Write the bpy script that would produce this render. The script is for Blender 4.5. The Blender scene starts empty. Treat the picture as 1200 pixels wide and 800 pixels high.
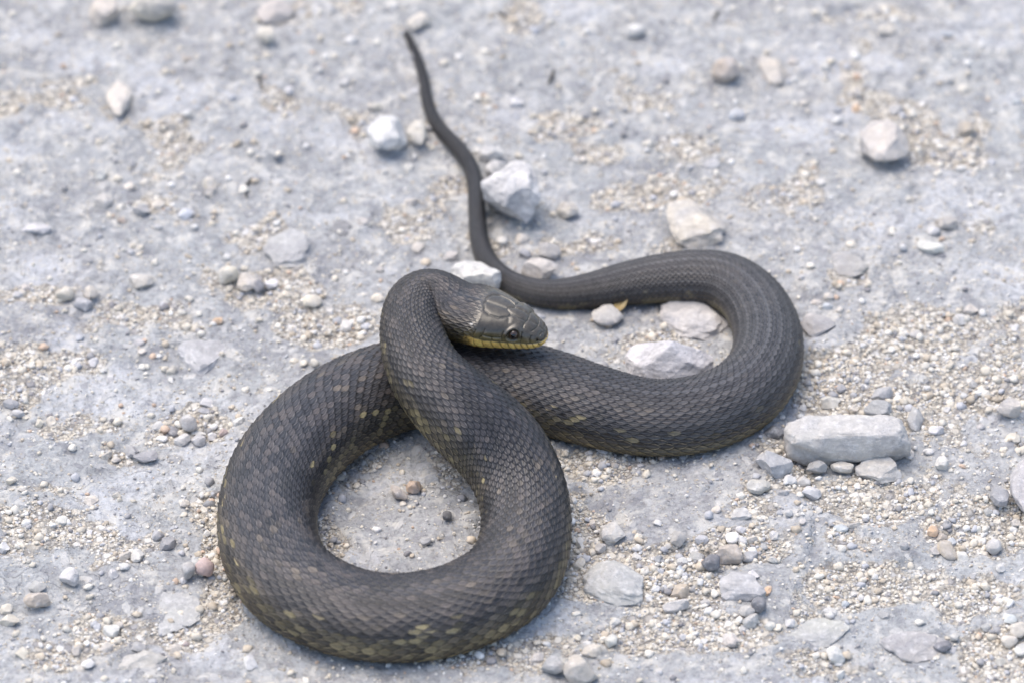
import bpy, math, random
import numpy as np
from mathutils import Vector, Matrix
R = math.radians
rng = np.random.default_rng(7)
random.seed(7)
S = bpy.context.scene
COL = S.collection

# ---------------------------------------------------------------- camera
PITCH = R(40); DIST = 2.5; VIEW_W = 0.45
MM = VIEW_W / 1200                     # metres per photo pixel at the aim point
CP = np.array([0, -DIST * math.cos(PITCH), DIST * math.sin(PITCH)])
FWD = np.array([0, math.cos(PITCH), -math.sin(PITCH)])
RGT = np.array([1.0, 0, 0])
UPV = np.array([0, math.sin(PITCH), math.cos(PITCH)])

def at(px, py, z=0.0):
    """point of the place at height z that the photograph shows at px, py"""
    d = FWD + RGT * ((px - 600) * MM / DIST) - UPV * ((py - 400) * MM / DIST)
    t = (z - CP[2]) / d[2]
    return CP + d * t

cam_data = bpy.data.cameras.new('camera')
cam = bpy.data.objects.new('camera', cam_data)
COL.objects.link(cam)
cam.location = Vector(CP)
cam.rotation_euler = (math.pi / 2 - PITCH, 0, 0)
cam_data.sensor_width = 36
cam_data.lens = 36 * DIST / VIEW_W
cam_data.clip_start = 0.05
cam_data.clip_end = 500
cam_data.dof.use_dof = True
cam_data.dof.focus_distance = float(np.dot(at(580, 560, 0.012) - CP, FWD))
cam_data.dof.aperture_fstop = 7.0
S.camera = cam

# ---------------------------------------------------------------- sky, sun, exposure
SUN_EL, SUN_AZ = R(68), R(-52)        # azimuth measured from +Y (behind the snake) towards +X
world = bpy.data.worlds.new('World'); S.world = world
world.use_nodes = True
nt = world.node_tree
sky = nt.nodes.new('ShaderNodeTexSky')
sky.sky_type = 'NISHITA'; sky.sun_disc = False
sky.sun_elevation = SUN_EL; sky.sun_rotation = SUN_AZ
sky.air_density = 1.0; sky.dust_density = 3.0; sky.ozone_density = 1.0
nt.links.new(sky.outputs[0], nt.nodes['Background'].inputs[0])
nt.nodes['Background'].inputs[1].default_value = 0.15
sd = bpy.data.lights.new('sun', 'SUN'); sd.energy = 1.0; sd.angle = R(58); sd.color = (1, .92, .80)
so = bpy.data.objects.new('sun', sd); COL.objects.link(so)
sdir = Vector((math.sin(SUN_AZ) * math.cos(SUN_EL), math.cos(SUN_AZ) * math.cos(SUN_EL), math.sin(SUN_EL)))
so.rotation_euler = sdir.to_track_quat('Z', 'Y').to_euler(); so.location = sdir * 5
S.view_settings.view_transform = 'Standard'; S.view_settings.look = 'None'
S.view_settings.exposure = 1.0; S.view_settings.gamma = 1.0

# ---------------------------------------------------------------- helpers
TAB = np.random.default_rng(11).random((16, 256, 256)).astype(np.float32)
def vnoise(x, y, k=0):
    T = TAB[k % 16]
    xi = np.floor(x).astype(np.int64); yi = np.floor(y).astype(np.int64)
    fx = x - xi; fy = y - yi
    fx = fx * fx * (3 - 2 * fx); fy = fy * fy * (3 - 2 * fy)
    x0 = xi & 255; x1 = (xi + 1) & 255; y0 = yi & 255; y1 = (yi + 1) & 255
    a = T[y0, x0] * (1 - fx) + T[y0, x1] * fx
    b = T[y1, x0] * (1 - fx) + T[y1, x1] * fx
    return (a * (1 - fy) + b * fy) * 2 - 1
def fbm(x, y, f, octv=4, k=0, gain=.5):
    s = 0; a = 1; n = 0; c, sn = math.cos(.6), math.sin(.6)
    for i in range(octv):
        s = s + a * vnoise(x * f + 13.7 * i + 71 * k, y * f - 9.1 * i + 37 * k, k + i); n += a
        a *= gain; f *= 2.03
        x, y = x * c - y * sn, x * sn + y * c
    return s / n
def noise3(P, f, k=0):
    a, b, c = (P * f).T
    return (vnoise(a + 5.3, b - 2.1 + c * .31, k) + vnoise(b + 9.7, c + 4.4 + a * .37, k + 1) + vnoise(c - 3.9, a + 8.2 - b * .33, k + 2)) / 2.2
def worley(x, y, f, k=0):
    """F1, F2, id of the nearest cell"""
    X = x * f; Y = y * f
    xi = np.floor(X).astype(np.int64); yi = np.floor(Y).astype(np.int64)
    f1 = np.full(X.shape, 9.0); f2 = np.full(X.shape, 9.0); idv = np.zeros(X.shape)
    for dx in (-1, 0, 1):
        for dy in (-1, 0, 1):
            cx = (xi + dx) & 255; cy = (yi + dy) & 255
            px = xi + dx + TAB[k % 16][cy, cx]; py = yi + dy + TAB[(k + 1) % 16][cy, cx]
            d = np.hypot(X - px, Y - py); r = TAB[(k + 2) % 16][cy, cx]
            m = d < f1
            f2 = np.where(m, f1, np.minimum(f2, d)); idv = np.where(m, r, idv); f1 = np.where(m, d, f1)
    return f1, f2, idv
def sstep(a, b, x):
    t = np.clip((x - a) / (b - a), 0, 1); return t * t * (3 - 2 * t)

def mesh_np(name, V, F, smooth=True):
    me = bpy.data.meshes.new(name)
    V = np.ascontiguousarray(V, dtype=np.float32); F = np.ascontiguousarray(F, dtype=np.int32)
    n = F.shape[1]
    me.vertices.add(len(V)); me.vertices.foreach_set('co', V.ravel())
    me.loops.add(F.size); me.loops.foreach_set('vertex_index', F.ravel())
    me.polygons.add(len(F)); me.polygons.foreach_set('loop_start', np.arange(0, F.size, n, dtype=np.int32))
    me.polygons.foreach_set('loop_total', np.full(len(F), n, dtype=np.int32))
    me.polygons.foreach_set('use_smooth', np.full(len(F), smooth, dtype=bool))
    me.update(calc_edges=True)
    return me
def vcol(me, name, rgb):
    a = me.attributes.new(name, 'FLOAT_COLOR', 'POINT')
    d = np.ones((len(rgb), 4), dtype=np.float32); d[:, :3] = rgb
    a.data.foreach_set('color', d.ravel())
def vflt(me, name, v):
    a = me.attributes.new(name, 'FLOAT', 'POINT'); a.data.foreach_set('value', np.asarray(v, dtype=np.float32))
def link(name, me, mat=None, parent=None, loc=(0, 0, 0)):
    o = bpy.data.objects.new(name, me); COL.objects.link(o); o.location = loc
    if mat and not me.materials: me.materials.append(mat)
    if parent: o.parent = parent
    return o
def tag(o, label, cat, group=None):
    o['label'] = label; o['category'] = cat
    if group: o['group'] = group
    return o

class NT:
    def __init__(s, name):
        s.m = bpy.data.materials.new(name); s.m.use_nodes = True
        s.t = s.m.node_tree; s.b = s.t.nodes['Principled BSDF']
    def n(s, ty, **kw):
        nd = s.t.nodes.new('ShaderNode' + ty)
        for k, v in kw.items():
            if k.startswith('i_'):
                key = k[2:]; nd.inputs[int(key) if key.isdigit() else key].default_value = v
            else: setattr(nd, k, v)
        return nd
    def l(s, a, b): s.t.links.new(a, b)
    def noise(s, vec, scale, detail=6, rough=.6, dist=0):
        n = s.n('TexNoise'); n.inputs['Scale'].default_value = scale; n.inputs['Detail'].default_value = detail
        n.inputs['Roughness'].default_value = rough; n.inputs['Distortion'].default_value = dist
        s.l(vec, n.inputs['Vector']); return n.outputs[0]
    def ramp(s, fac, stops):
        r = s.n('ValToRGB'); e = r.color_ramp.elements
        while len(e) < len(stops): e.new(.5)
        for i, (p, c) in enumerate(stops):
            e[i].position = p; e[i].color = (c, c, c, 1) if not hasattr(c, '__len__') else (*c, 1)
        s.l(fac, r.inputs[0]); return r.outputs[0]
    def mix(s, fac, a, b, mode='MIX'):
        m = s.n('Mix', data_type='RGBA', blend_type=mode)
        for sock, v in ((m.inputs[0], fac), (m.inputs[6], a), (m.inputs[7], b)):
            if hasattr(v, 'links'): s.l(v, sock)
            elif hasattr(v, '__len__'): sock.default_value = (*v, 1)
            else: sock.default_value = v
        return m.outputs[2]
    def math(s, op, a, b=0.0):
        m = s.n('Math', operation=op)
        for i, v in enumerate((a, b)):
            if hasattr(v, 'links'): s.l(v, m.inputs[i])
            else: m.inputs[i].default_value = v
        return m.outputs[0]
    def bump(s, h, strength, dist, prev=None):
        b = s.n('Bump'); b.inputs['Strength'].default_value = strength; b.inputs['Distance'].default_value = dist
        s.l(h, b.inputs['Height'])
        if prev: s.l(prev, b.inputs['Normal'])
        return b.outputs[0]

# ---------------------------------------------------------------- ground
# patches where loose grit has gathered: px, py, rx, ry (photo pixels), strength
PATCH = [(235, 495, 50, 32, 1), (255, 650, 22, 45, 1.2), (170, 640, 70, 28, .8), (60, 615, 45, 20, .6), (25, 470, 35, 25, .8),
 (60, 500, 30, 14, .6), (55, 425, 60, 16, .6), (255, 705, 22, 30, 1), (240, 775, 60, 25, .5), (120, 750, 75, 18, .7), (40, 765, 45, 20, .6),
 (130, 535, 35, 12, .7), (60, 570, 30, 14, .5), (40, 345, 55, 20, .7), (160, 370, 60, 16, .6), (75, 120, 40, 18, .8), (20, 125, 35, 15, .7),
 (85, 95, 35, 12, .6), (210, 175, 45, 25, .8), (190, 250, 60, 22, .6), (330, 115, 60, 25, .6), (310, 270, 50, 14, .7), (335, 340, 60, 22, .8),
 (370, 385, 70, 20, .7), (440, 170, 30, 60, .3), (480, 250, 60, 30, .5), (520, 210, 30, 15, .5), (560, 120, 40, 20, .5), (650, 150, 50, 22, .7), (690, 175, 45, 18, .8),
 (780, 130, 45, 22, .7), (800, 165, 40, 18, .6), (740, 230, 70, 22, .5), (690, 290, 70, 20, .6), (780, 290, 25, 18, .5), (620, 15, 25, 25, .6),
 (900, 250, 40, 30, .5), (960, 220, 30, 25, .6), (1060, 130, 60, 22, .7), (1090, 180, 60, 20, .6), (1140, 150, 22, 30, .7), (1040, 20, 60, 14, .5),
 (970, 335, 40, 30, .7), (1080, 390, 90, 40, 1), (980, 430, 60, 30, .9), (1100, 470, 120, 30, .8), (1030, 470, 80, 22, 1), (1180, 400, 50, 60, .6),
 (920, 530, 40, 20, .9), (960, 570, 60, 16, 1.1), (1020, 590, 60, 22, .9), (700, 540, 32, 18, 1.1), (770, 530, 50, 12, 1), (850, 590, 60, 25, .7),
 (685, 620, 20, 30, 1), (690, 680, 28, 24, 1), (740, 640, 45, 20, .9), (800, 670, 60, 35, 1.2), (870, 640, 60, 24, 1.1), (880, 740, 60, 30, .9),
 (770, 740, 60, 20, .7), (650, 750, 40, 20, .7), (700, 780, 60, 20, .6), (990, 680, 60, 26, 1.1), (1000, 635, 50, 16, .9), (940, 720, 30, 24, 1.1), (970, 780, 70, 24, 1),
 (1110, 680, 60, 30, .9), (1120, 630, 50, 30, 1), (1140, 700, 60, 24, 1.1), (1170, 760, 50, 30, 1.1), (1180, 610, 30, 30, 1.1), (1080, 760, 60, 20, .6),
 (430, 528, 24, 16, 1.3), (400, 560, 25, 22, .6), (380, 630, 18, 22, .6), (530, 545, 25, 20, .5), (520, 625, 22, 14, .5), (760, 400, 60, 12, .3),
 (800, 370, 30, 10, .4), (560, 270, 20, 30, .4), (590, 290, 40, 12, .5), (370, 755, 60, 12, .5), (560, 760, 50, 16, .6)]
PW = []
for px, py, rx, ry, st in PATCH:
    c = at(px, py); PW.append((c[0], c[1], rx * MM * 1.1, ry * MM / math.sin(PITCH) * 1.1, st))

def grit_mask(x, y):
    wx = x + .009 * fbm(x, y, 45, 2, 3); wy = y + .009 * fbm(x, y, 45, 2, 5)
    m = np.zeros(x.shape)
    for cx, cy, rx, ry, st in PW:
        m = np.maximum(m, st * np.exp(-1.1 * (((wx - cx) / rx) ** 2 + ((wy - cy) / ry) ** 2)))
    n = fbm(x, y, 38, 4, 8)
    return np.clip(sstep(.25, .75, m * .8 + n * .55 + .12), 0, 1)
def ground_parts(x, y):
    wx = x + .012 * fbm(x, y, 22, 3, 1); wy = y + .012 * fbm(x, y, 22, 3, 2)
    f1, f2, cid = worley(wx, wy * .8, 17, 4)
    edge = sstep(0, .16, f2 - f1)
    g = grit_mask(x, y)
    z = .0028 * fbm(x, y, 7, 3, 0) + .0022 * (cid - .5) * edge
    z += .0017 * fbm(wx, wy, 40, 4, 6) * (1 - .4 * g)
    rid = 1 - np.abs(fbm(wx * 1.0, wy * 1.3, 55, 4, 9)); z += .0013 * (rid - .75)
    z -= .0009 * (1 - edge) ** 2 + .0012 * g
    z += .0007 * fbm(x, y, 190, 3, 12) + .00045 * g * fbm(x, y, 500, 2, 13)
    z += .0011 * sstep(.0, .5, fbm(wx, wy, 75, 4, 3))
    f1b, f2b, _ = worley(x, y, 260, 7)
    lump = sstep(.10, .34, .42 - f1b) * sstep(-.1, .4, fbm(x, y, 60, 2, 14))
    z += .0008 * lump
    fall = sstep(.5, 3, np.hypot(x, y))
    z = z * (1 - .0 * fall)
    return z, g, edge, cid, lump
def ground_z(x, y):
    return ground_parts(np.atleast_1d(np.asarray(x, float)), np.atleast_1d(np.asarray(y, float)))[0]

def axis(lo, hi, step):
    mid = np.arange(lo, hi + step, step); ext = []; d = step; p = 0
    while p < 60: d *= 1.32; p += d; ext.append(p)
    ext = np.array(ext); return np.concatenate([lo - ext[::-1], mid, mid[-1] + ext])
gx = axis(-.285, .285, .00095); gy = axis(-.262, .33, .0012)
GX, GY = np.meshgrid(gx, gy)
x = GX.ravel(); y = GY.ravel()
z, g, edge, cid, lump = ground_parts(x, y)
nx, ny = len(gx), len(gy)
ii = (np.arange(ny - 1)[:, None] * nx + np.arange(nx - 1)[None, :]).ravel()
F = np.stack([ii, ii + 1, ii + nx + 1, ii + nx], 1)
gm = mesh_np('ground', np.stack([x, y, z], 1), F)
pale = sstep(.05, .5, fbm(x + .01 * fbm(x, y, 60, 2, 2), y * 1.5, 30, 5, 10)) * (1 - .3 * g)
dark = sstep(.1, .55, fbm(x, y, 19, 4, 11)) * (1 - g)
vcol(gm, 'masks', np.stack([g, pale, dark], 1)); vflt(gm, 'lump', lump); vflt(gm, 'cell', cid)

G = NT('limestone_hardpan')
tc = G.n('TexCoord').outputs['Object']
at1 = G.n('Attribute', attribute_name='masks'); sp = G.n('SeparateColor'); G.l(at1.outputs['Color'], sp.inputs[0])
lm = G.n('Attribute', attribute_name='lump'); cl = G.n('Attribute', attribute_name='cell')
n1 = G.noise(tc, 90, 8, .65); n2 = G.noise(tc, 420, 6, .7); n3 = G.noise(tc, 1500, 3, .7); n4 = G.noise(tc, 28, 7, .6, .6)
stone = G.mix(G.ramp(n4, [(.3, 0), (.7, 1)]), (.292, .301, .306), (.452, .458, .452))
stone = G.mix(G.math('MULTIPLY', cl.outputs['Fac'], .35), stone, (.36, .345, .34))
stone = G.mix(G.math('MULTIPLY', sp.outputs[2], .45), stone, (.22, .22, .235))
stone = G.mix(G.math('MULTIPLY', sp.outputs[1], .6), stone, (.55, .555, .565))
stone = G.mix(G.math('MULTIPLY', lm.outputs['Fac'], .6), stone, (.55, .52, .46))
stone = G.mix(1.0, stone, G.ramp(n2, [(.25, .55), (.5, 1), (.75, 1.35)]), 'MULTIPLY')
spk = G.ramp(n3, [(.60, 0), (.68, 1)])
stone = G.mix(G.math('MULTIPLY', spk, .45), stone, (.68, .66, .62))
stone = G.mix(G.ramp(n1, [(.53, 0), (.62, .75)]), stone, (.60, .58, .53))
stone = G.mix(G.ramp(n1, [(.36, .55), (.45, 0)]), stone, (.20, .20, .215))
def vor(scale, feat='F1', vec=None):
    v_ = G.n('TexVoronoi', feature=feat); v_.inputs['Scale'].default_value = scale; G.l(vec or tc, v_.inputs['Vector']); return v_
wob = G.n('VectorMath', operation='SCALE'); nc = G.n('TexNoise'); nc.inputs['Scale'].default_value = 120; nc.inputs['Detail'].default_value = 4; G.l(tc, nc.inputs['Vector'])
G.l(nc.outputs['Color'], wob.inputs[0]); wob.inputs['Scale'].default_value = .012
wv = G.n('VectorMath', operation='ADD'); G.l(tc, wv.inputs[0]); G.l(wob.outputs[0], wv.inputs[1]); wv = wv.outputs[0]
va = vor(620); vb = vor(300); vc = vor(62, 'DISTANCE_TO_EDGE', wv); vd = vor(150, 'F1', wv)
def sepc(sock):
    q = G.n('SeparateColor'); G.l(sock, q.inputs[0]); return q.outputs
ca, cb, cd = sepc(va.outputs['Color']), sepc(vb.outputs['Color']), sepc(vd.outputs['Color'])
grain_a = G.ramp(ca[0], [(0, (.30, .28, .26)), (.3, (.51, .462, .385)), (.6, (.63, .58, .49)), (.85, (.72, .70, .65)), (1, (.40, .40, .41))])
grain_b = G.ramp(cb[0], [(0, (.34, .33, .33)), (.35, (.55, .505, .43)), (.7, (.69, .645, .56)), (1, (.76, .74, .71))])
sel = G.ramp(cb[1], [(.62, 0), (.64, 1)])
sand = G.mix(sel, grain_a, grain_b)
gap_a = G.ramp(va.outputs['Distance'], [(.42, 0), (.72, 1)]); gap_b = G.ramp(vb.outputs['Distance'], [(.42, 0), (.70, 1)])
gapg = G.mix(sel, gap_a, gap_b)
sand = G.mix(G.math('MULTIPLY', gapg, .62), sand, (.20, .185, .165))
# chips of paler and darker stone set in the hard surface
chip = G.math('MULTIPLY', G.ramp(cd[1], [(.46, 0), (.50, 1)]), G.ramp(vd.outputs['Distance'], [(.34, 1), (.42, 0)]))
chipc = G.ramp(cd[0], [(0, (.24, .24, .25)), (.3, (.38, .38, .39)), (.6, (.52, .515, .50)), (1, (.66, .64, .60))])
stone = G.mix(G.math('MULTIPLY', chip, .6), stone, chipc)
chipe = G.math('MULTIPLY', G.ramp(cd[1], [(.60, 0), (.63, 1)]), G.ramp(vd.outputs['Distance'], [(.36, 0), (.43, 1), (.50, 0)]))
stone = G.mix(G.math('MULTIPLY', chipe, .0), stone, (.16, .155, .15))
n6 = G.noise(tc, 16, 3, .6)
crack = G.math('MULTIPLY', G.ramp(vc.outputs['Distance'], [(.0, 1), (.022, 0)]), G.ramp(n6, [(.56, 0), (.66, .7)]))
stone = G.mix(G.math('MULTIPLY', crack, .7), stone, (.13, .13, .135))
# single grains strewn over the hard surface
strew = G.math('MULTIPLY', G.ramp(ca[2], [(.70, 0), (.72, 1)]), G.ramp(va.outputs['Distance'], [(.30, 1), (.42, 0)]))
strew = G.math('MULTIPLY', strew, G.ramp(n1, [(.40, .25), (.56, 1)]))
stone = G.mix(strew, stone, grain_a)
n5 = G.noise(tc, 70, 6, .75)
gf = G.ramp(G.math('ADD', sp.outputs[0], G.math('MULTIPLY', G.math('SUBTRACT', n5, .455), 1.6)), [(.30, 0), (.42, 1)])
colr = G.mix(gf, stone, sand)
G.l(colr, G.b.inputs['Base Color']); G.b.inputs['Roughness'].default_value = .95
G.b.inputs['Specular IOR Level'].default_value = .2
bh = G.mix(gf, G.math('ADD', G.math('MULTIPLY', strew, .8), G.math('SUBTRACT', G.math('MULTIPLY', chip, .5), crack)), G.math('SUBTRACT', 1.0, gapg))
G.l(G.bump(bh, .8, .0007, G.bump(n3, .4, .0004, G.bump(n2, .8, .0013, G.bump(n1, .6, .004)))), G.b.inputs['Normal'])
go = link('ground', gm, G.m); go['kind'] = 'structure'

# ---------------------------------------------------------------- stone material (one, coloured by the object)
def rock_material():
    K = NT('weathered_stone')
    oi = K.n('ObjectInfo'); tc = K.n('TexCoord').outputs['Object']
    geo = K.n('NewGeometry')
    vm = K.n('VectorMath', operation='ADD'); K.l(geo.outputs['Position'], vm.inputs[0])
    cmb = K.n('CombineXYZ'); K.l(oi.outputs['Random'], cmb.inputs[0]); K.l(cmb.outputs[0], vm.inputs[1])
    v = vm.outputs[0]
    a = K.noise(v, 75, 6, .6, .5); b = K.noise(v, 330, 6, .7); c = K.noise(v, 1500, 3, .7)
    col = K.mix(K.ramp(a, [(.35, 0), (.7, .6)]), oi.outputs['Color'], (.36, .36, .38))
    col = K.mix(K.ramp(b, [(.52, 0), (.7, .4)]), col, (.74, .72, .69))
    col = K.mix(1.0, col, K.ramp(b, [(.25, .78), (.55, 1), (.8, 1.1)]), 'MULTIPLY')
    col = K.mix(K.ramp(c, [(.66, 0), (.74, .35)]), col, (.22, .2, .18))
    e = K.noise(v, 28, 5, .65, 1.2); col = K.mix(K.ramp(e, [(.52, 0), (.60, .5), (.63, .5), (.70, 0)]), col, (.30, .29, .285))
    vo = K.n('TexVoronoi'); vo.inputs['Scale'].default_value = 900; K.l(v, vo.inputs['Vector'])
    pit = K.math('MULTIPLY', K.ramp(vo.outputs['Distance'], [(.10, 1), (.26, 0)]), K.ramp(a, [(.45, 0), (.6, 1)]))
    col = K.mix(K.math('MULTIPLY', pit, .6), col, (.16, .15, .14))
    K.l(col, K.b.inputs['Base Color']); K.b.inputs['Roughness'].default_value = .85
    K.b.inputs['Specular IOR Level'].default_value = .3
    K.l(K.bump(b, .9, .0009, K.bump(a, .6, .0025)), K.b.inputs['Normal'])
    return K.m
ROCK = rock_material()

import bmesh
def ico(sub):
    bm = bmesh.new(); bmesh.ops.create_icosphere(bm, subdivisions=sub, radius=1)
    V = np.array([v.co[:] for v in bm.verts]); F = np.array([[v.index for v in f.verts] for f in bm.faces]); bm.free()
    return V, F
ICO = {k: ico(k) for k in (1, 2, 3, 4, 5)}
def rock_shape(sub, seed, angular=.5, rough=.06):
    r = np.random.default_rng(seed); V, F = ICO[sub]; V = V.copy()
    nrm = r.normal(size=(int(9 + angular * 9), 3)); nrm /= np.linalg.norm(nrm, axis=1)[:, None]
    for n in nrm:                                      # chipped faces
        d = r.uniform(.55, .92) if angular > .3 else r.uniform(.72, .97)
        over = np.clip(V @ n - d, 0, None); V = V - (over * (.7 + .3 * angular))[:, None] * n
    V = V + r.uniform(0, 30, 3) * 0
    ph = r.uniform(0, 50, 3)
    for q, (f, am) in enumerate(((1.1, rough * 1.8), (2.3, rough * 1.1), (4.7, rough * .6), (9.5, rough * .32)) + (((19, rough * .2), (38, rough * .12)) if sub >= 4 else ())):
        V = V * (1 + am * noise3(V + ph, f, (seed + q) % 13))[:, None]
    V /= np.abs(V).max(axis=0)
    return V, F
LIB = {}
for q in range(20):
    V, F = rock_shape(3, 100 + q, .9 if q % 4 else .35, .09)
    LIB[q] = mesh_np('pebble', V, F)
    LIB[q].materials.append(ROCK); LIB[q].set_sharp_from_angle(angle=R(24))

TONE = dict(w=(.69, .68, .66), c=(.71, .655, .57), t=(.56, .48, .385), g=(.41, .41, .415), d=(.17, .17, .18), b=(.58, .62, .66),
            p=(.56, .42, .37), o=(.68, .47, .30), e=(.62, .57, .51), s=(.56, .54, .51), x=(.49, .487, .48), v=(.79, .77, .75), y=(.47, .45, .42))
TNAME = dict(w='white', c='cream', t='tan', g='grey', d='dark grey', b='bluish white', p='pinkish', o='peach coloured', e='beige', s='light grey', x='grey', y='beige')

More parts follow.
